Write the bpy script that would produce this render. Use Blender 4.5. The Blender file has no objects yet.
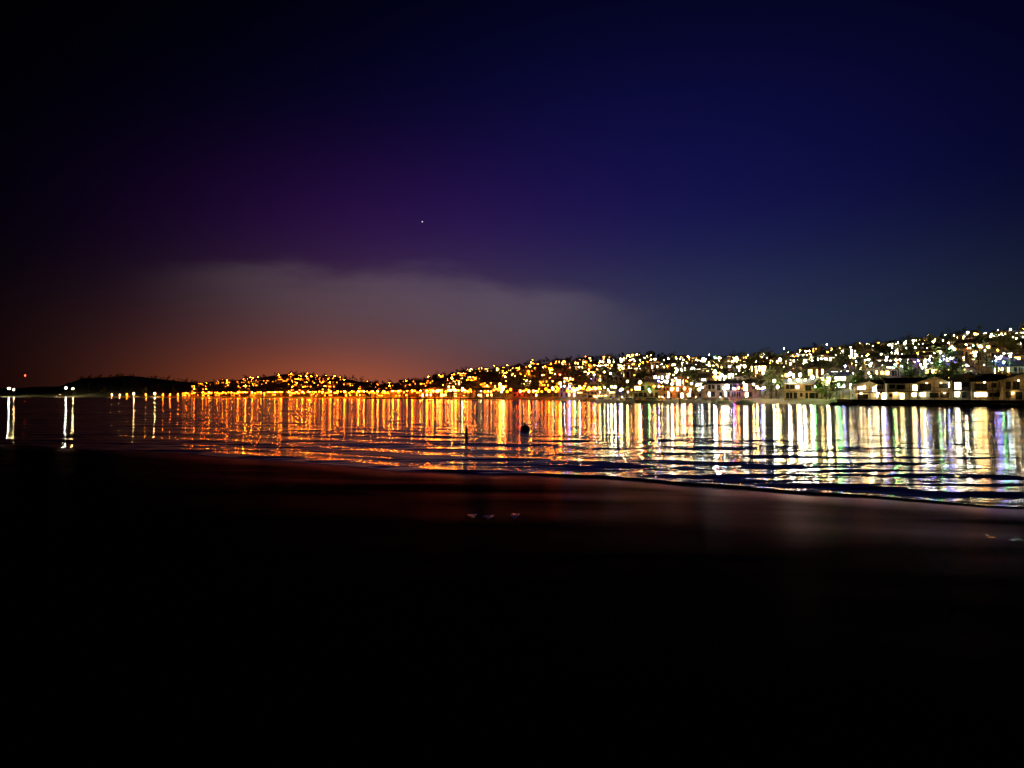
import bpy, math, random
import numpy as np
from mathutils import Vector, Matrix
random.seed(7); rng=np.random.default_rng(7)
F=742.0; CAMZ=3.2; HY=395.5
sc=bpy.context.scene
try:
    sc.view_settings.view_transform='Standard'; sc.view_settings.look='None'; sc.view_settings.exposure=0
except Exception: pass

# ------------------------------------------------------------------ materials
def newmat(name):
    m=bpy.data.materials.new(name); m.use_nodes=True
    m.node_tree.nodes.clear(); return m
def surf(name,col,rough=0.85,nscale=0.6,var=0.45,spec=0.3):
    m=newmat(name); nt=m.node_tree; N=nt.nodes.new; L=nt.links.new
    o=N('ShaderNodeOutputMaterial'); p=N('ShaderNodeBsdfPrincipled')
    g=N('ShaderNodeNewGeometry'); n=N('ShaderNodeTexNoise'); n.inputs['Scale'].default_value=nscale; n.inputs['Detail'].default_value=5
    r=N('ShaderNodeValToRGB'); r.color_ramp.elements[0].position=.3; r.color_ramp.elements[1].position=.7
    r.color_ramp.elements[0].color=tuple(c*(1-var) for c in col)+(1,); r.color_ramp.elements[1].color=tuple(min(1,c*(1+var*.6)) for c in col)+(1,)
    L(g.outputs['Position'],n.inputs['Vector']); L(n.outputs['Fac'],r.inputs['Fac']); L(r.outputs['Color'],p.inputs['Base Color'])
    p.inputs['Roughness'].default_value=rough; p.inputs['Specular IOR Level'].default_value=spec
    L(p.outputs[0],o.inputs[0]); return m
def emit(name,col,s,var=0.0,nscale=0.15):
    m=newmat(name); nt=m.node_tree; N=nt.nodes.new; L=nt.links.new
    o=N('ShaderNodeOutputMaterial'); e=N('ShaderNodeEmission'); e.inputs[0].default_value=col+(1,); e.inputs[1].default_value=s
    if var:
        g=N('ShaderNodeNewGeometry'); n=N('ShaderNodeTexNoise'); n.inputs['Scale'].default_value=nscale; n.inputs['Detail'].default_value=2
        mr=N('ShaderNodeMapRange'); mr.inputs['From Min'].default_value=.35; mr.inputs['From Max'].default_value=.7
        mr.inputs['To Min'].default_value=s*(1-var); mr.inputs['To Max'].default_value=s*(1+var)
        L(g.outputs['Position'],n.inputs['Vector']); L(n.outputs['Fac'],mr.inputs['Value']); L(mr.outputs[0],e.inputs[1])
        try: m.cycles.emission_sampling='NONE'
        except Exception: pass
    L(e.outputs[0],o.inputs[0]); return m

M={}
M['wall']=surf('painted_stucco',(.34,.28,.20)); M['wall2']=surf('weathered_shingle',(.20,.16,.12)); M['roof']=surf('roof_shingles',(.06,.055,.05),nscale=2)
M['trim']=surf('dark_trim',(.05,.045,.04)); M['white']=surf('white_paint',(.7,.69,.64),rough=.45,var=.15)
M['metal']=surf('galvanised_pole',(.2,.2,.2),rough=.5); M['wood']=surf('weathered_timber',(.11,.085,.06),nscale=3)
M['bark']=surf('bark',(.06,.045,.03),nscale=4); M['leaf']=surf('foliage',(.11,.13,.04),nscale=.25,var=.6)
M['rock']=surf('riprap_rock',(.08,.07,.06),nscale=1.2); M['hill']=surf('hillside_soil_and_scrub',(.18,.17,.08),nscale=.06,var=.6)
M['canvas']=surf('canvas_blue',(.05,.07,.16))
M['w_warm']=emit('window_warm',(1,.50,.13),14,.8); M['w_yel']=emit('window_yellow',(1,.74,.28),17,.8)
M['w_wht']=emit('window_white',(1,.92,.62),20,.8); M['w_org']=emit('window_orange',(1,.2,.01),11,.8)
M['w_dark']=surf('window_glass_unlit',(.02,.022,.025),rough=.1,spec=.6)
LC={'sod':((1,.12,.002),640),'amb':((1,.23,.010),560),'yel':((1,.62,.20),430),'wht':((.92,.98,.66),450),'cool':((.5,.75,1),380),'red':((1,.03,.01),420),'blue':((.10,.12,1),560),'grn':((.12,1,.2),400)}
for k,(c,s) in LC.items():
    M['l_'+k]=emit('lamp_'+k,c,s); M['h_'+k]=emit('porch_light_'+k,c,s*.24); M['s_'+k]=emit('added_glow_light_'+k,c,s*.05)  # last set: dim lamps for an added row imitating shoreline haze glow

class MB:
    def __init__(s): s.v=[]; s.f=[]; s.m=[]
    def frame(s,o,yaw=0): s.o=o; s.c=math.cos(yaw); s.s=math.sin(yaw); return s
    def P(s,p):
        x,y,z=p; return (s.o[0]+x*s.c-y*s.s, s.o[1]+x*s.s+y*s.c, s.o[2]+z)
    def poly(s,pts,m):
        b=len(s.v); s.v+= [s.P(p) for p in pts]; s.f.append(tuple(range(b,b+len(pts)))); s.m.append(m)
    def box(s,x0,x1,y0,y1,z0,z1,m):
        b=len(s.v); s.v+=[s.P(p) for p in [(x0,y0,z0),(x1,y0,z0),(x1,y1,z0),(x0,y1,z0),(x0,y0,z1),(x1,y0,z1),(x1,y1,z1),(x0,y1,z1)]]
        for q in [(0,3,2,1),(4,5,6,7),(0,1,5,4),(1,2,6,5),(2,3,7,6),(3,0,4,7)]:
            s.f.append(tuple(b+i for i in q)); s.m.append(m)
    def tube(s,p0,p1,r0,r1,m,n=6):
        p0=Vector(p0);p1=Vector(p1);d=(p1-p0).normalized(); a=d.orthogonal().normalized(); c=d.cross(a); b=len(s.v)
        for p,r in((p0,r0),(p1,r1)):
            for i in range(n):
                t=2*math.pi*i/n; s.v.append(s.P(p+a*(r*math.cos(t))+c*(r*math.sin(t))))
        for i in range(n):
            j=(i+1)%n; s.f.append((b+i,b+j,b+n+j,b+n+i)); s.m.append(m)
        s.f.append(tuple(b+n+i for i in range(n))); s.m.append(m)
    def globe(s,c,r,m,n=6,rings=4,sz=1):
        b=len(s.v)
        s.v.append(s.P((c[0],c[1],c[2]+r*sz)))
        for k in range(1,rings):
            ph=math.pi*k/rings
            for i in range(n):
                t=2*math.pi*i/n; s.v.append(s.P((c[0]+r*math.sin(ph)*math.cos(t),c[1]+r*math.sin(ph)*math.sin(t),c[2]+r*sz*math.cos(ph))))
        s.v.append(s.P((c[0],c[1],c[2]-r*sz))); last=len(s.v)-1
        for i in range(n):
            j=(i+1)%n
            s.f.append((b,b+1+i,b+1+j)); s.m.append(m)
            for k in range(rings-2):
                q=b+1+k*n; s.f.append((q+i,q+n+i,q+n+j,q+j)); s.m.append(m)
            q=b+1+(rings-2)*n; s.f.append((q+i,last,q+j)); s.m.append(m)
    def obj(s,name,parent=None,smooth=False):
        me=bpy.data.meshes.new(name); me.from_pydata(s.v,[],s.f)
        used=sorted(set(s.m)); mp={k:i for i,k in enumerate(used)}
        for k in used: me.materials.append(M[k])
        me.polygons.foreach_set('material_index',[mp[k] for k in s.m])
        if smooth: me.polygons.foreach_set('use_smooth',[True]*len(s.f))
        me.update(); o=bpy.data.objects.new(name,me); sc.collection.objects.link(o)
        if parent: o.parent=parent
        return o
def empty(name,loc=(0,0,0)):
    e=bpy.data.objects.new(name,None); e.location=loc; sc.collection.objects.link(e); return e

# ------------------------------------------------------------------ terrain definition
def interp(x,xs,ys): return float(np.interp(x,xs,ys))
DX=[-400,-50,100,200,350,450,600,700,800,850,1024,1200,1500]
DY=[1700,1500,1300,1100,800,620,430,350,275,235,200,180,160]
RX=[-400,100,200,300,450,600,800,1024,1200,1500]
RY=[2800,2400,2200,1900,1500,1100,850,700,620,520]
TX=[-400,0,60,85,130,200,250,290,330,380,430,460,520,560,600,650,700,740,800,850,900,950,1000,1024,1200,1500]
TY=[390,389,386,378,376,383,379,374,377,385,379,373,367,363,361,358,362,361,356,351,346,341,338,337,325,313]
def hgt(X,Y):
    px=512+F*X/max(Y,1); D=interp(px,DX,DY); R=interp(px,RX,RY)
    t=(Y-D)/(R-D); Hr=(HY-interp(px,TX,TY))/F*R+CAMZ
    if t<0: return max(-6,t*(R-D)*.08)
    q=1.8*min(1,t/.015)
    if t>.05:
        u=min(1,(t-.05)/.95); q+=(Hr-1.8)*(u**.92)
    if t>1: q-= (t-1)*Hr*.8
    n=math.sin(X*.021+1.3)*math.sin(Y*.017)+.6*math.sin(X*.05+Y*.03)+.35*math.sin(X*.11-Y*.07+2)
    return q+n*1.6*min(1,max(0,(t-.05)*6))
def place(px,t):
    D=interp(px,DX,DY); R=interp(px,RX,RY); Y=D+t*(R-D); X=(px-512)/F*Y
    return X,Y,hgt(X,Y)
nu,nt_=420,150
pxs=np.linspace(-330,1480,nu); ts=np.concatenate([[-.06,-.02,0,.004,.008,.012,.016,.03],np.linspace(.05,1.5,nt_-8)])
V=[];Fc=[]
for px in pxs:
    for t in ts: V.append(place(px,t))
for i in range(nu-1):
    for j in range(nt_-1):
        a=i*nt_+j; Fc.append((a,a+nt_,a+nt_+1,a+1))
me=bpy.data.meshes.new('hills'); me.from_pydata(V,[],Fc); me.materials.append(M['hill']); me.polygons.foreach_set('use_smooth',[True]*len(Fc))
o=bpy.data.objects.new('hills',me); sc.collection.objects.link(o)

# ------------------------------------------------------------------ water
SX=[-400,-100,-32.6,-17,-5.6,3.4,10.8,14,30,80,400]; SY=[150,72,48,39.6,32.0,28.6,23.6,20.8,15,4,-60]
def shore(X): return np.interp(X,SX,SY)+.25*np.sin(X*.55)+.12*np.sin(X*1.7+1)
xs=np.concatenate([-np.geomspace(9000,62,40),np.arange(-60,60,.5),np.geomspace(62,9000,40)])
ds=np.concatenate([[-.6],np.arange(0,70,.16),np.geomspace(70.5,12000,60)])
Xg,Dg=np.meshgrid(xs,ds,indexing='ij'); S=shore(Xg)
fade=np.clip(1-Dg/2500,0,1); Yg=S*fade+Dg+ (1-fade)*50
env=np.exp(-((Dg-3.0)/5.5)**2)*np.clip(1-np.abs(Xg)/60,0,1)
ph=Dg+.5*np.sin(Xg*.13+.5)+.02*Xg
Zg=env*(.036*np.sin(2*np.pi/3.9*ph+1.2*np.sin(Xg*.05)) +.006*np.sin(2*np.pi/1.7*(Dg-.09*Xg)+1.6*np.sin(Xg*.31)+.8*np.sin(Xg*.83)))
env2=np.clip(1-Dg/68,0,1)*np.clip(1-np.abs(Xg)/60,0,1)
Zg+=env2*(.040*np.sin(2*np.pi/6.1*(Dg+.11*Xg)+.9*np.sin(Xg*.07))+.008*np.sin(2*np.pi/2.6*(Dg-.09*Xg)+1.4*np.sin(Xg*.16+Dg*.1)))
Zg=np.where(Dg<=0,-.15,Zg); 
V=np.stack([Xg.ravel(),Yg.ravel(),Zg.ravel()],1).tolist(); na,nb=Xg.shape
Fc=[(i*nb+j,(i+1)*nb+j,(i+1)*nb+j+1,i*nb+j+1) for i in range(na-1) for j in range(nb-1)]
def watermat(name,rough,layers,base=(.001,.0015,.003),offshore=None):
    m=newmat(name); nt=m.node_tree; N=nt.nodes.new; L=nt.links.new
    g=N('ShaderNodeNewGeometry')
    acc=None
    for sc_,amp,det in layers:
        mp=N('ShaderNodeVectorMath'); mp.operation='MULTIPLY'; mp.inputs[1].default_value=sc_
        n=N('ShaderNodeTexNoise'); n.inputs['Scale'].default_value=1; n.inputs['Detail'].default_value=det; n.inputs['Distortion'].default_value=.4
        sub=N('ShaderNodeVectorMath'); sub.operation='SUBTRACT'; sub.inputs[1].default_value=(.5,.5,.5)
        mul=N('ShaderNodeVectorMath'); mul.operation='MULTIPLY'; mul.inputs[1].default_value=amp
        L(g.outputs['Position'],mp.inputs[0]); L(mp.outputs[0],n.inputs['Vector']); L(n.outputs['Color'],sub.inputs[0]); L(sub.outputs[0],mul.inputs[0])
        if acc is None: acc=mul.outputs[0]
        else:
            add=N('ShaderNodeVectorMath'); add.operation='ADD'; L(acc,add.inputs[0]); L(mul.outputs[0],add.inputs[1]); acc=add.outputs[0]
    gl=N('ShaderNodeBsdfGlossy'); gl.distribution='BECKMANN'; gl.inputs['Roughness'].default_value=rough
    if offshore:
        sp=N('ShaderNodeSeparateXYZ'); L(g.outputs['Position'],sp.inputs[0])
        b=N('ShaderNodeMapRange'); L(sp.outputs[1],b.inputs[0]); b.inputs[1].default_value=25; b.inputs[2].default_value=120; b.inputs[3].default_value=rough; b.inputs[4].default_value=offshore; L(b.outputs[0],gl.inputs['Roughness'])
    add=N('ShaderNodeVectorMath'); add.operation='ADD'; L(g.outputs['Normal'],add.inputs[0]); L(acc,add.inputs[1])
    nn=N('ShaderNodeVectorMath'); nn.operation='NORMALIZE'; L(add.outputs[0],nn.inputs[0]); L(nn.outputs[0],gl.inputs['Normal'])
    df=N('ShaderNodeBsdfDiffuse'); df.inputs[0].default_value=base+(1,)
    fr=N('ShaderNodeFresnel'); fr.inputs['IOR'].default_value=1.33; L(nn.outputs[0],fr.inputs['Normal'])
    mx=N('ShaderNodeMixShader'); L(fr.outputs[0],mx.inputs[0]); L(df.outputs[0],mx.inputs[1]); L(gl.outputs[0],mx.inputs[2])
    out=N('ShaderNodeOutputMaterial'); L(mx.outputs[0],out.inputs[0]); return m
me=bpy.data.meshes.new('water'); me.from_pydata(V,[],Fc); me.polygons.foreach_set('use_smooth',[True]*len(Fc))
me.materials.append(watermat('bay_water',.115,[((.05,.5,1),(.012,.40,0),1.0),((.14,1.6,1),(.015,.55,0),2.0),((.6,5,1),(.02,.42,0),1.0)],offshore=.125))
o=bpy.data.objects.new('water',me); sc.collection.objects.link(o)

# ------------------------------------------------------------------ beach
m=newmat('wet_sand'); nt=m.node_tree; N=nt.nodes.new; L=nt.links.new
g=N('ShaderNodeNewGeometry'); n=N('ShaderNodeTexNoise'); n.inputs['Scale'].default_value=.30; n.inputs['Detail'].default_value=3
mp=N('ShaderNodeVectorMath'); mp.operation='MULTIPLY'; mp.inputs[1].default_value=(.3,1.2,1); L(g.outputs['Position'],mp.inputs[0]); L(mp.outputs[0],n.inputs['Vector'])
r=N('ShaderNodeMapRange'); r.inputs['From Min'].default_value=.35; r.inputs['From Max'].default_value=.68; r.inputs['To Min'].default_value=.003; r.inputs['To Max'].default_value=.036; L(n.outputs['Fac'],r.inputs['Value'])
sz=N('ShaderNodeSeparateXYZ'); L(g.outputs['Position'],sz.inputs[0])
wf=N('ShaderNodeMapRange'); wf.interpolation_type='SMOOTHSTEP'; wf.inputs[1].default_value=-.02; wf.inputs[2].default_value=.15; wf.inputs[3].default_value=.13; wf.inputs[4].default_value=0; L(sz.outputs[2],wf.inputs[0])
fs=N('ShaderNodeMath'); fs.operation='ADD'; L(r.outputs[0],fs.inputs[0]); L(wf.outputs[0],fs.inputs[1])
dry=N('ShaderNodeMapRange'); dry.interpolation_type='SMOOTHSTEP'; dry.inputs[1].default_value=.25; dry.inputs[2].default_value=.60; dry.inputs[3].default_value=1; dry.inputs[4].default_value=.12; L(sz.outputs[2],dry.inputs[0])
fm=N('ShaderNodeMath'); fm.operation='MULTIPLY'; L(fs.outputs[0],fm.inputs[0]); L(dry.outputs[0],fm.inputs[1])
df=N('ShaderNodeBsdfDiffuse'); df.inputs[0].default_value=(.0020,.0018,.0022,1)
gl=N('ShaderNodeBsdfGlossy'); gl.distribution='BECKMANN'; gl.inputs[0].default_value=(1,.62,.78,1); gl.inputs['Roughness'].default_value=.28
mx=N('ShaderNodeMixShader'); L(fm.outputs[0],mx.inputs[0]); L(df.outputs[0],mx.inputs[1]); L(gl.outputs[0],mx.inputs[2])
out=N('ShaderNodeOutputMaterial'); L(mx.outputs[0],out.inputs[0])
bx=np.concatenate([-np.geomspace(400,42,14),np.arange(-40,40,.5),np.geomspace(42,400,14)]); bd=np.concatenate([np.arange(-3,8,.25),np.geomspace(8.2,120,40)])
Xg,Dg=np.meshgrid(bx,bd,indexing='ij'); Yg=shore(Xg)-Dg
Zg=.034*Dg+.008*np.sin(Xg*.5+Dg*.4)*np.sin(Dg*.7)*np.clip(Dg/4,0,1); Zg=np.minimum(Zg,1.5)
V=np.stack([Xg.ravel(),Yg.ravel(),Zg.ravel()],1).tolist(); na,nb=Xg.shape
Fc=[(i*nb+j,i*nb+j+1,(i+1)*nb+j+1,(i+1)*nb+j) for i in range(na-1) for j in range(nb-1)]
me=bpy.data.meshes.new('sand_beach'); me.from_pydata(V,[],Fc); me.polygons.foreach_set('use_smooth',[True]*len(Fc)); me.materials.append(m)
o=bpy.data.objects.new('sand_beach',me); sc.collection.objects.link(o)
def beach_z(X,Y):
    d=float(shore(X))-Y; return min(.034*d+.008*math.sin(X*.5+d*.4)*math.sin(d*.7)*min(1,max(0,d/4)),1.5)
pm=watermat('pool_water',.22,[((3,6,1),(.05,.4,0),2.0),((9,16,1),(.05,.4,0),2.0)])
def pool(X,Y,rx,ry):
    z=beach_z(X,Y)+.02; vs=[(X,Y,z)]; k=26
    for i in range(k):
        a=2*math.pi*i/k; q=1+.3*math.sin(3*a+X)+.2*math.sin(5*a+Y); vs.append((X+rx*q*math.cos(a),Y+ry*q*math.sin(a),z))
    me=bpy.data.meshes.new('tide_pool'); me.from_pydata(vs,[],[(0,1+i,1+(i+1)%k) for i in range(k)]); me.materials.append(pm)
    o=bpy.data.objects.new('tide_pool',me); sc.collection.objects.link(o)
for px,py,rx,ry in((473,516,.09,.22),(489,517,.11,.22),(515,516,.09,.35),(1016,540,.16,.14),(988,537,.07,.12),(150,473,.1,.2),(131,452,.12,.3)):
    Y=15
    for _ in range(20):
        X=(px-512)/F*Y; Y=(CAMZ-beach_z(X,Y))*F/(py-HY)
    pool((px-512)/F*Y,Y,rx,ry)

# ------------------------------------------------------------------ houses
def house(mb,w,d,h,rh,wall,win,nst,lit,rot=False,big=False):
    mb.box(-w/2,w/2,-d/2,d/2,-3,h,wall)
    e=.5
    if not rot:
        a=[(-w/2-e,-d/2-e,h-.1),(w/2+e,-d/2-e,h-.1),(w/2+e,0,h+rh),(-w/2-e,0,h+rh)]; b=[(w/2+e,d/2+e,h-.1),(-w/2-e,d/2+e,h-.1),(-w/2-e,0,h+rh),(w/2+e,0,h+rh)]
        g=[[(-w/2,-d/2,h),(-w/2,0,h+rh-.2),(-w/2,d/2,h)],[(w/2,-d/2,h),(w/2,d/2,h),(w/2,0,h+rh-.2)]]
    else:
        a=[(-w/2-e,-d/2-e,h-.1),(0,-d/2-e,h+rh),(0,d/2+e,h+rh),(-w/2-e,d/2+e,h-.1)]; b=[(w/2+e,-d/2-e,h-.1),(w/2+e,d/2+e,h-.1),(0,d/2+e,h+rh),(0,-d/2-e,h+rh)]
        g=[[(-w/2,-d/2,h),(w/2,-d/2,h),(0,-d/2,h+rh-.2)],[(-w/2,d/2,h),(0,d/2,h+rh-.2),(w/2,d/2,h)]]
    mb.poly(a,'roof'); mb.poly(b,'roof'); mb.poly(g[0],wall); mb.poly(g[1],wall)
    sh=h/nst
    for k in range(nst):
        x=-w/2+.7
        mb.box(-w/2-.1,w/2+.1,-d/2-.12,-d/2-.003,k*sh-.12,k*sh+.05,'trim')
        while x<w/2-1.4:
            z0=k*sh+random.choice([.3,.8,1.0]); z1=k*sh+sh-random.choice([.45,.6])
            ww=random.choice([.8,1.1,1.5,2.2,3.0] if big else [.8,1.1,1.5]); ww=min(ww,w/2-.5-x)
            mt=win if random.random()<lit else 'w_dark'
            mb.box(x-.08,x+ww+.08,-d/2-.05,-d/2-.002,z0-.08,z1+.08,'trim')
            mb.poly([(x,-d/2-.06,z0),(x+ww,-d/2-.06,z0),(x+ww,-d/2-.06,z1),(x,-d/2-.06,z1)],mt)
            if ww>1.4: mb.box(x+ww/2-.04,x+ww/2+.04,-d/2-.1,-d/2-.062,z0,z1,'trim')
            x+=ww+random.choice([.6,1.2,2.2])
        for sx in(-1,1):
            mt=win if random.random()<lit*.5 else 'w_dark'
            X=sx*(w/2+.03); mb.poly([(X,-1.0,k*sh+.9),(X,.6,k*sh+.9),(X,.6,k*sh+sh-.5),(X,-1.0,k*sh+sh-.5)],mt)
    mb.box(w*.2,w*.2+.7,d*.1,d*.1+.7,h,h+rh+.7,wall)
HB=MB(); LB=MB()
def kindc(px,cp=.06):
    r=random.random(); c=random.random()
    if px>520 and c<cp: return random.choice(['red','grn','blue','cool','blue'])
    if px<430: return 'sod' if r<.8 else 'amb'
    if px<600: return 'sod' if r<.42 else 'amb' if r<.78 else 'yel'
    if px<740: return 'sod' if r<.10 else 'amb' if r<.32 else 'yel' if r<.70 else 'wht'
    return 'amb' if r<.16 else 'yel' if r<.55 else 'wht' if r<.94 else 'cool'
def winkind(px):
    if px<430: return 'w_org'
    if px<600: return random.choice(['w_org','w_warm','w_warm'])
    return random.choice(['w_warm','w_yel','w_yel','w_wht','w_wht'])
def lamp(px,t,h=6,r=None,kind=None,pre='l_',cp=.06):
    X,Y,z=place(px,t); r=(r*.7 if r else random.choice([.12,.2,.28,.36])*(1+Y/1500))
    LB.frame((X,Y,z)); LB.tube((0,0,-1),(0,0,h),.12,.07,'metal',5); LB.globe((0,-.3,h+r),r,kind or pre+kindc(px,cp))
hpos=[]
def tryh(px,t):
    X,Y,z=place(px,t)
    for q in hpos:
        if abs(q[0]-X)<13 and abs(q[1]-Y)<12: return None
    hpos.append((X,Y)); return X,Y,z
cnt=0
while cnt<430:
    px=random.triangular(415,1120,960) if random.random()<.75 else random.uniform(430,1100)
    t=.06+.93*random.random()**1.05
    if math.sin(px*.045+t*7)+math.sin(px*.11-t*13)<-0.7: continue
    q=tryh(px,t)
    if not q: cnt+=.2; continue
    X,Y,z=q; cnt+=1
    yaw=-math.atan2(X,Y)+random.uniform(-.6,.6)
    HB.frame((X,Y,z),yaw)
    house(HB,random.uniform(7,13),random.uniform(7,10),random.choice([3,5.6,5.8]),random.uniform(1,2.6),random.choice(['wall','wall2','wall2']),winkind(px),random.choice([1,2,2]),random.choice([.1,.3,.6,.85]),random.random()<.5,random.random()<.6)
    for _ in range(random.choice([0,1,1,2])):
        LB.frame((X,Y,z),yaw); rr=random.choice([.12,.16,.22,.36])*(1+Y/1500); x=random.uniform(-7,7); h=random.uniform(2.5,4.5); LB.tube((x,-8,-1),(x,-8,h),.08,.06,'metal',5); LB.globe((x,-8,h+rr),rr,'h_'+kindc(px))
# left hamlet
for i in range(110):
    px=random.choice([random.uniform(240,345),random.uniform(190,430)]); t=random.uniform(.1,.8)
    q=tryh(px,t)
    if not q: continue
    X,Y,z=q; HB.frame((X,Y,z),-math.atan2(X,Y)+random.uniform(-.4,.4)); house(HB,14,9,5.6,2,'wall','w_org',2,.35)
    if random.random()<.45: lamp(px,t-.02,h=9,pre=random.choice(['l_','h_']))
# town strip on the shore; left facades added to catch lamplight as glow band
px=190
while px<850:
    X,Y,z=place(px,random.uniform(.03,.06)); hpos.append((X,Y)); w=random.uniform(12,24)
    HB.frame((X,Y,z),-math.atan2(X,Y)+random.uniform(-.1,.1)); house(HB,w,11,random.choice([4,6,7]),random.uniform(.6,2.5),random.choice(['wall','white' if px<500 else 'wall2','wall2']),winkind(px),2,.35,random.random()<.4,random.random()<.3)
    px+=w*F/Y*random.uniform(1.0,1.7)
HB.obj('hillside_houses')
px=430
while px<850:
    lamp(px,random.uniform(.014,.028),h=random.choice([4.5,6,7]),cp=.12); px+=random.choice([3.5,5,7,10])
for px in np.arange(190,600,3.2):
    lamp(px+random.uniform(-1.5,1.5),random.uniform(.016,.03),h=random.choice([3.5,5]),pre='s_',r=random.choice([1.0,1.3]),cp=0)  # added row of dim lamps, imitates the glow band along the left shore
for i in range(90): 
    px=random.uniform(440,1060); lamp(px,random.uniform(.05,.9),h=8,r=random.choice([.18,.28,.4,.6]))
for i in range(120): 
    px=random.uniform(440,1060); lamp(px,random.uniform(.05,.95),h=8,pre='h_')
for i in range(46):   # lamps added behind the waterfront houses to fill gaps in the water reflections
    px=random.uniform(845,1060); lamp(px,random.uniform(.08,.3),h=random.choice([6,8,9]),r=random.choice([.18,.28,.4]),cp=.25)
for px,t,k,h,r in((640,.04,'l_yel',8,1.1),(655,.4,'l_yel',9,1.1),(715,.12,'l_wht',10,1.3),(722,.12,'l_cool',9,.6),(745,.3,'l_wht',9,1.2),(800,.03,'l_wht',9,.8),(812,.05,'l_wht',8,.9),(790,.05,'l_wht',10,.8),
                  (828,.03,'l_wht',6,.7),(560,.05,'l_amb',9,1.2),(500,.06,'l_amb',9,1.2),(452,.3,'l_amb',9,1.2),(690,.02,'l_red',4,.6),(600,.6,'l_yel',9,1.),(735,.02,'l_red',4,.5),(665,.02,'l_grn',4,.6),(762,.02,'l_blue',4,.5),(805,.15,'l_wht',12,1.0),(780,.2,'l_yel',12,.9),(530,.4,'l_amb',10,1.2),(620,.3,'l_amb',10,1.1),
                  (850,.3,'l_yel',8,.8),(905,.5,'l_wht',8,.8),(968,.8,'l_wht',8,1.0),(1011,.92,'l_wht',8,1.0),(980,.25,'l_yel',8,.7),(770,.2,'l_blue',6,.5),(680,.5,'l_yel',8,1.),(895,.1,'l_grn',9,.5),(1000,.12,'l_blue',9,.5),(950,.13,'l_blue',9,.5),(560,.3,'l_red',6,.6),(870,.1,'l_wht',9,.5),(925,.1,'l_wht',10,.5),(975,.12,'l_wht',10,.5),(1010,.11,'l_cool',10,.5),
                  (620,.02,'l_blue',4,.5),(575,.02,'l_grn',4,.55),(520,.02,'l_red',4,.7),(845,.1,'l_blue',9,.4),(580,.03,'l_wht',6,.7),(615,.03,'l_wht',6,.7),(672,.03,'l_wht',7,.7),(790,.02,'l_blue',5,.4),(702,.02,'l_cool',5,.5),(838,.02,'l_grn',5,.35)):
    lamp(px,t,h,r,k)
for px,t,k,h,r in((9,.02,'l_wht',14,1.9),(14,.03,'l_yel',12,1.3),(66,.02,'l_wht',14,2.0),(73,.02,'l_yel',13,1.5),(25,.05,'l_red',40,.6),(112,.01,'l_yel',3,.7),(120,.01,'l_yel',3,.7),(134,.01,'l_yel',4,1.3),(155,.01,'l_yel',4,1.4),(170,.01,'l_sod',3,.8),(146,.01,'l_amb',3,.6),(127,.01,'l_sod',3,.7),(163,.01,'l_sod',3,.7),(178,.01,'l_sod',3,.9)):
    lamp(px,t,h,r,k)
LB.obj('hillside_street_lamps')

# promenade street lamps
def lampmesh(name,kind,rs):
    mb=MB().frame((0,0,0)); mb.tube((0,0,-1),(0,0,6.2),.13,.07,'metal',8); mb.tube((0,0,6.2),(0,-1.3,6.6),.06,.05,'metal',6)
    mb.box(-.25,.25,-1.9,-1.2,6.6,6.75,'metal'); mb.globe((0,-1.55,6.35),rs,kind,8,5,.6); return mb
tm=[lampmesh('street_lamp',k,r) for k,r in(('l_sod',.85),('l_amb',.75),('l_sod',.6),('l_amb',.45))]
meshes=[]
for t_ in tm:
    o=t_.obj('street_lamp'); meshes.append(o.data); bpy.data.objects.remove(o)
px=186
while px<470:
    X,Y,z=place(px,.010); o=bpy.data.objects.new('street_lamp',random.choice(meshes)); o.location=(X,Y,z); o.rotation_euler=(0,0,-math.atan2(X,Y)); sc.collection.objects.link(o)
    px+=random.uniform(5,9)

# ------------------------------------------------------------------ trees
def tree_arrays(h,rad,nleaf,leaf,conic):
    mb=MB().frame((0,0,0)); mb.tube((0,0,-1),(0,0,h*.75),h*.03,h*.01,'bark',5)
    blobs=[]
    for i in range(7):
        a=random.uniform(0,6.28); zz=random.uniform(.4,.85)*h; rr=rad*(1.1-zz/h if conic else .75)*random.uniform(.5,1)
        c=(rr*math.cos(a),rr*math.sin(a),zz); mb.tube((0,0,zz*.6),c,h*.012,h*.005,'bark',4); blobs.append((c,rad*random.uniform(.3,.55)))
    for i in range(nleaf):
        c,r=random.choice(blobs); d=Vector((random.gauss(0,1),random.gauss(0,1),random.gauss(0,.7))).normalized()*r*random.uniform(.5,1.1)
        p=Vector(c)+d; a=Vector((random.gauss(0,1),random.gauss(0,1),random.gauss(0,1))).normalized(); b=a.orthogonal().normalized(); s=leaf*random.uniform(.6,1.4)
        mb.poly([tuple(p+a*s),tuple(p+b*s*.7),tuple(p-a*s),tuple(p-b*s*.7)],'leaf')
    return mb
protos=[tree_arrays(9,4,110,.6,False),tree_arrays(12,3.5,120,.6,True),tree_arrays(7,4.5,100,.6,False),tree_arrays(14,5,130,.75,False)]
pa=[(np.array(p.v),p.f,p.m) for p in protos]
TV=[];TF=[];TM=[];base=0;nT=0
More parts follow.
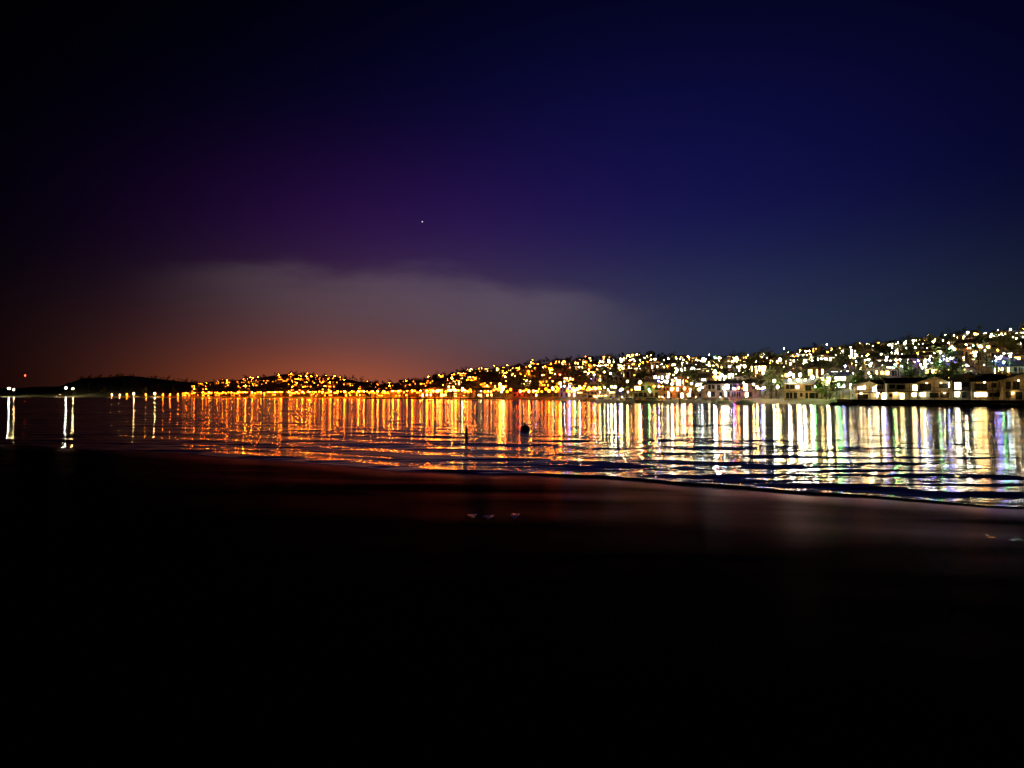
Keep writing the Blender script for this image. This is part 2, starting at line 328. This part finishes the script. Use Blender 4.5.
while nT<2000:
    px=random.uniform(60,1180); t=random.uniform(.03,1.08) if random.random()<.85 else random.uniform(.95,1.06)
    if px<430 and random.random()<.4: continue
    X,Y,z=place(px,t); nT+=1
    if any(abs(q[0]-X)<8 and -12<(Y-q[1])<9 for q in hpos) and random.random()<.7: continue
    v,f,mm=random.choice(pa); s=random.uniform(.5,1.05); a=random.uniform(0,6.28); c,si=math.cos(a),math.sin(a)
    W=np.stack([(v[:,0]*c-v[:,1]*si)*s+X,(v[:,0]*si+v[:,1]*c)*s+Y,v[:,2]*s+z],1)
    TV.append(W); TF+= [tuple(i+base for i in q) for q in f]; TM+=[0 if k=='leaf' else 1 for k in mm]; base+=len(v)
me=bpy.data.meshes.new('hillside_trees'); me.from_pydata(np.concatenate(TV).tolist(),[],TF); me.materials.append(M['leaf']); me.materials.append(M['bark']); me.polygons.foreach_set('material_index',TM)
o=bpy.data.objects.new('hillside_trees',me); sc.collection.objects.link(o)
def shore_tree(px,t,s):
    X,Y,z=place(px,t); mb=tree_arrays(10,4,700,.32,False); o=mb.obj('shore_tree'); o.location=(X,Y,z); o.scale=(s,s,s)
for px,t,s in((858,.03,.8),(826,.03,.95),(770,.035,.8),(944,.11,1.0),(1000,.12,.9),(735,.04,.9),(905,.12,1.1)): shore_tree(px,t,s)

# ------------------------------------------------------------------ waterfront houses (right)
def condo(px,off,w,d,h,rh,nst,rot,wall,lit,yaw=0,name='waterfront_house'):
    Y=interp(px,DX,DY)+off; X=(px-512)/F*Y; z=1.85
    e=empty(name,(X,Y,z)); e.rotation_euler=(0,0,-math.atan2(X,Y)*.8+yaw)
    mb=MB().frame((0,0,0)); house(mb,w,d,h,rh,wall,random.choice(['w_wht','w_yel']),nst,lit,rot,True); mb.obj('walls_roof_windows',e)
    b=MB().frame((0,0,0)); sh=h/nst
    for k in range(1,nst):
        b.box(-w*.42,w*.42,-d/2-1.7,-d/2-.13,k*sh-.15,k*sh+.0,'trim')
        for i in range(int(w*.84/.5)+1): 
            x=-w*.42+i*.5; b.box(x,x+.05,-d/2-1.68,-d/2-1.63,k*sh,k*sh+.95,'trim')
        b.box(-w*.42,w*.42,-d/2-1.7,-d/2-1.6,k*sh+.95,k*sh+1.03,'trim')
    for x in(-w*.42,0,w*.42): b.box(x-.08,x+.08,-d/2-1.6,-d/2-1.45,-.5,h-.1,'trim')
    b.obj('balcony',e)
    l=MB().frame((0,0,0))
    for x in(-w*.3,w*.3):
        l.box(x-.05,x+.05,-d/2-.35,-d/2,2.15,2.25,'metal'); l.globe((x,-d/2-.6,2.0),.11,random.choice(['l_yel','l_wht']),6,4)
        if random.random()<.6: l.globe((x*.7,-d/2-2.2,h-.3),.09,'l_yel',6,4); l.tube((x*.7,-d/2-.1,h-.2),(x*.7,-d/2-2.2,h-.2),.03,.03,'metal',4)
    l.obj('added_wall_lamp',e)  # lamps added in front of the house to light its walls
condo(866,11,8,9,4.6,1.5,2,True,'white',.25,.1)
condo(884,13,7,9,5.0,1.4,2,False,'wall2',.25)
condo(906,11,12,9,5.2,1.8,2,False,'white',.3,.05)
condo(934,12,9,9,5.4,1.9,2,True,'wall',.4,-.1)
condo(964,11,8,9,5.8,2.2,2,True,'wall2',.35,.1)
condo(990,11,10,9,5.4,1.8,2,False,'wall',.4)
condo(1022,10,11,9,5.8,2.0,2,True,'wall',.3,.1)
condo(1060,10,13,9,6,2,2,False,'wall',.4)
b=MB().frame((0,0,0))
for px in range(836,1300,4):
    D=interp(px,DX,DY); D2=interp(px+4,DX,DY); x0=(px-512)/F*D; x1=(px+4-512)/F*D2
    b.poly([(x0,D-1,-1),(x1,D2-1,-1),(x1,D2-.6,1.9),(x0,D-.6,1.9)],'rock'); b.poly([(x0,D-.6,1.9),(x1,D2-.6,1.9),(x1,D2+5,2.0),(x0,D+5,2.0)],'rock')
b.obj('sea_wall')
b=MB().frame((0,0,0))
for i in range(900):
    px=random.uniform(830,1200); D=interp(px,DX,DY)-random.uniform(0,3.2); s=random.uniform(.35,.9); X=(px-512)/F*D
    b.frame((X,D,random.uniform(-.2,.8)),random.uniform(0,3)); b.globe((0,0,0),s,'rock',5,3,.7)
b.obj('riprap_rocks')

# ------------------------------------------------------------------ pier, boats, buoys
def pier(px0,px1,Y,name,h=1.1):
    X0=(px0-512)/F*Y; X1=(px1-512)/F*Y; mb=MB().frame((0,0,0)); mb.box(X0,X1,Y,Y+3,h-.3,h,'wood'); x=X0
    while x<X1:
        mb.tube((x,Y+.2,-1),(x,Y+.2,h+1.2),.2,.18,'wood'); mb.tube((x,Y+2.8,-1),(x,Y+2.8,h+1.2),.2,.18,'wood'); x+=6
    mb.box(X0,X1,Y-.05,Y-.002,h-.75,h-.35,'wood')
    mb.obj(name)
pier(366,505,520,'pier',1.5); pier(600,705,330,'marina_dock',.8)
def motorboat(px,Y,L_=9,yaw=0,name='motorboat'):
    X=(px-512)/F*Y; mb=MB().frame((0,0,0)); n=9; rows=[]
    for i in range(n):
        u=i/(n-1); x=-L_/2+L_*u; hw=L_*.16*(1-max(0,u-.5)**2*3.9); top=.9+.5*u*u
        rows.append([(x,-hw,top),(x,-hw*.75,0),(x,0,-.3),(x,hw*.75,0),(x,hw,top)])
    for i in range(n-1):
        for j in range(4): mb.poly([rows[i][j],rows[i][j+1],rows[i+1][j+1],rows[i+1][j]],'white')
        mb.poly([rows[i][0],rows[i+1][0],rows[i+1][4],rows[i][4]],'white')
    mb.poly(rows[0],'white')
    hw=L_*.12
    mb.box(-L_*.2,L_*.18,-hw,hw,1.0,2.3,'white'); mb.box(-L_*.16,L_*.14,-hw-.03,-hw-.005,1.6,2.1,'w_dark'); mb.box(-L_*.16,L_*.14,hw+.005,hw+.03,1.6,2.1,'w_dark')
    mb.box(-L_*.38,L_*.12,-hw-.1,hw+.1,2.75,2.85,'canvas')
    for x in(-L_*.36,L_*.1):
        for y in(-hw,hw): mb.tube((x,y,.9),(x,y,2.75),.04,.04,'metal',5)
    mb.tube((0,0,2.85),(0,0,4.6),.05,.03,'metal',5); mb.globe((0,0,4.7),.13,'l_yel')
    mb.globe((-L_*.3,-hw*.5,2.6),.07,'l_yel')
    o=mb.obj(name); o.location=(X,Y,0); o.rotation_euler=(0,0,yaw)
def sailboat(px,Y,L_=9,yaw=0,mast=12):
    X=(px-512)/F*Y; mb=MB().frame((0,0,0)); n=9; rows=[]
    for i in range(n):
        u=i/(n-1); x=-L_/2+L_*u; hw=L_*.15*(math.sin(math.pi*(.22+.78*u))**.7 if u<1 else .02); rows.append([(x,-hw,1),(x,-hw*.7,.1),(x,0,-.3),(x,hw*.7,.1),(x,hw,1)])
    for i in range(n-1):
        for j in range(4): mb.poly([rows[i][j],rows[i][j+1],rows[i+1][j+1],rows[i+1][j]],'white')
        mb.poly([rows[i][0],rows[i+1][0],rows[i+1][4],rows[i][4]],'white')
    mb.box(-L_*.15,L_*.2,-.8,.8,1.0,1.5,'white'); mb.tube((.5,0,1),(.5,0,mast),.09,.05,'metal'); mb.tube((.5,0,2.4),(-L_*.4,0,2.3),.16,.12,'canvas')
    mb.tube((.5,0,mast),(L_/2,0,1.1),.015,.015,'metal',3); mb.tube((.5,0,mast),(-L_/2,0,1.1),.015,.015,'metal',3)
    mb.tube((.5,-1,mast*.6),(.5,1,mast*.6),.03,.03,'metal',4)
    o=mb.obj('sailboat'); o.location=(X,Y,0); o.rotation_euler=(0,0,yaw)
motorboat(628,318,10,.2); motorboat(650,312,13,3.0); motorboat(668,316,9,.1); motorboat(690,320,8,2.9); motorboat(600,330,8,.4)
sailboat(612,322,9,.3,10); sailboat(700,312,9,-.2,9); sailboat(745,268,8,.3,8); motorboat(725,290,7,.2)
sailboat(26,1150,14,.3,22); motorboat(60,1150,16,.1)
def buoy(px,py,r):
    Y=CAMZ*F/(py-HY); X=(px-512)/F*Y; mb=MB().frame((0,0,0)); mb.globe((0,0,.3*r),r,'white',14,9,.72); mb.tube((0,0,r*.6),(0,0,r*1.5),.06,.05,'metal',8); mb.tube((0,0,r*.25),(0,0,r*.4),r*.97,r*.93,'canvas',14)
    o=mb.obj('mooring_buoy',smooth=True); o.location=(X,Y,0)
buoy(525,430,.46)
Y=CAMZ*F/(437-HY); X=(466-512)/F*Y; mb=MB().frame((0,0,0)); mb.tube((0,0,-1),(0.05,0,.75),.13,.11,'wood',9); mb.box(-.14,.2,-.14,.14,.75,.8,'metal'); o=mb.obj('mooring_post'); o.location=(X,Y,0)
M['l_star']=emit('star_light',(.8,.85,1),1.0)
mb=MB().frame((0,0,0)); mb.globe((0,0,0),14,'l_star',8,6); o=mb.obj('star'); o.location=((422-512)/F*16000,16000,(HY-221)/F*16000)

# ------------------------------------------------------------------ world
w=bpy.data.worlds.new('World'); sc.world=w; w.use_nodes=True; nt=w.node_tree; nt.nodes.clear(); N=nt.nodes.new; L=nt.links.new
def mth(op,a,b=None,c=None,clamp=False):
    n=N('ShaderNodeMath'); n.operation=op; n.use_clamp=clamp
    for i,v in enumerate((a,b,c)):
        if v is None: continue
        if isinstance(v,(int,float)): n.inputs[i].default_value=v
        else: L(v,n.inputs[i])
    return n.outputs[0]
tc=N('ShaderNodeTexCoord'); sp=N('ShaderNodeSeparateXYZ'); L(tc.outputs['Generated'],sp.inputs[0])
az=mth('ARCTAN2',sp.outputs[0],sp.outputs[1]); el=mth('ARCSINE',sp.outputs[2])
def A(px): return math.atan((px-512)/F)
def E(py): return math.atan((HY-py)/F)
def gauss(px,py,sa,se):
    a=mth('DIVIDE',mth('SUBTRACT',az,A(px)),sa); e=mth('DIVIDE',mth('SUBTRACT',el,E(py)),se)
    q=mth('ADD',mth('MULTIPLY',a,a),mth('MULTIPLY',e,e)); return mth('EXPONENT',mth('MULTIPLY',q,-1))
acc=None
def addc(fac,col):
    global acc
    v=N('ShaderNodeVectorMath'); v.operation='SCALE'; v.inputs[0].default_value=col; L(fac,v.inputs['Scale'])
    if acc is None: acc=v.outputs[0]
    else:
        s=N('ShaderNodeVectorMath'); s.operation='ADD'; L(acc,s.inputs[0]); L(v.outputs[0],s.inputs[1]); acc=s.outputs[0]
addc(gauss(670,225,.42,.23),(.005,.005,.062))
addc(gauss(390,245,.27,.11),(.017,.002,.028))
addc(gauss(720,345,.44,.11),(.017,.028,.030))
addc(gauss(345,400,.19,.060),(.31,.058,.004))
addc(gauss(290,360,.22,.08),(.034,.006,.005))
addc(gauss(430,335,.27,.085),(.046,.025,.013))
nz=N('ShaderNodeTexNoise'); nz.inputs['Scale'].default_value=5; nz.inputs['Detail'].default_value=5
mpv=N('ShaderNodeVectorMath'); mpv.operation='MULTIPLY'; mpv.inputs[1].default_value=(1,1,3.5); L(tc.outputs['Generated'],mpv.inputs[0]); L(mpv.outputs[0],nz.inputs['Vector'])
da=mth('SUBTRACT',az,A(310)); edge=mth('SUBTRACT',.178,mth('MULTIPLY',mth('MULTIPLY',da,da),.26))
edge=mth('ADD',edge,mth('MULTIPLY',mth('SUBTRACT',nz.outputs['Fac'],.5),.07))
def sstep(v,a,b):
    n=N('ShaderNodeMapRange'); n.interpolation_type='SMOOTHSTEP'; L(v,n.inputs['Value']); n.inputs['From Min'].default_value=a; n.inputs['From Max'].default_value=b; return n.outputs[0]
diff=mth('SUBTRACT',edge,el)
up=sstep(diff,-.006,.028); dn=mth('SUBTRACT',1,sstep(diff,.02,.14)); azm=mth('MULTIPLY',sstep(az,-.50,-.24),mth('SUBTRACT',1,sstep(az,.0,.24)))
cm=mth('MULTIPLY',mth('MULTIPLY',up,dn),mth('MULTIPLY',azm,mth('ADD',.30,mth('MULTIPLY',nz.outputs['Fac'],1.4))))
addc(cm,(.042,.034,.029))
sky=N('ShaderNodeTexSky'); sky.sky_type='NISHITA'; sky.sun_disc=False; sky.sun_elevation=math.radians(-8); sky.sun_rotation=math.radians(60)
b1=N('ShaderNodeBackground'); b1.inputs[1].default_value=.002; L(sky.outputs[0],b1.inputs[0])
b2=N('ShaderNodeBackground'); L(acc,b2.inputs[0]); b2.inputs[1].default_value=1.0
ad=N('ShaderNodeAddShader'); L(b1.outputs[0],ad.inputs[0]); L(b2.outputs[0],ad.inputs[1]); wo=N('ShaderNodeOutputWorld'); L(ad.outputs[0],wo.inputs[0])

sl=bpy.data.lights.new('added_faint_sun','SUN'); sl.energy=.002; sl.angle=math.radians(.5); sl.color=(.8,.85,1); so=bpy.data.objects.new('added_faint_sun',sl); so.rotation_euler=(math.radians(50),0,math.radians(40)); sc.collection.objects.link(so)  # faint sun lamp added to the night scene; no moon is visible
cam=bpy.data.cameras.new('camera'); cam.lens=F/1024*36; cam.clip_end=40000; co=bpy.data.objects.new('camera',cam); co.location=(0,0,CAMZ); co.rotation_euler=(math.radians(90)+math.atan((HY-384)/F),0,0); sc.collection.objects.link(co); sc.camera=co
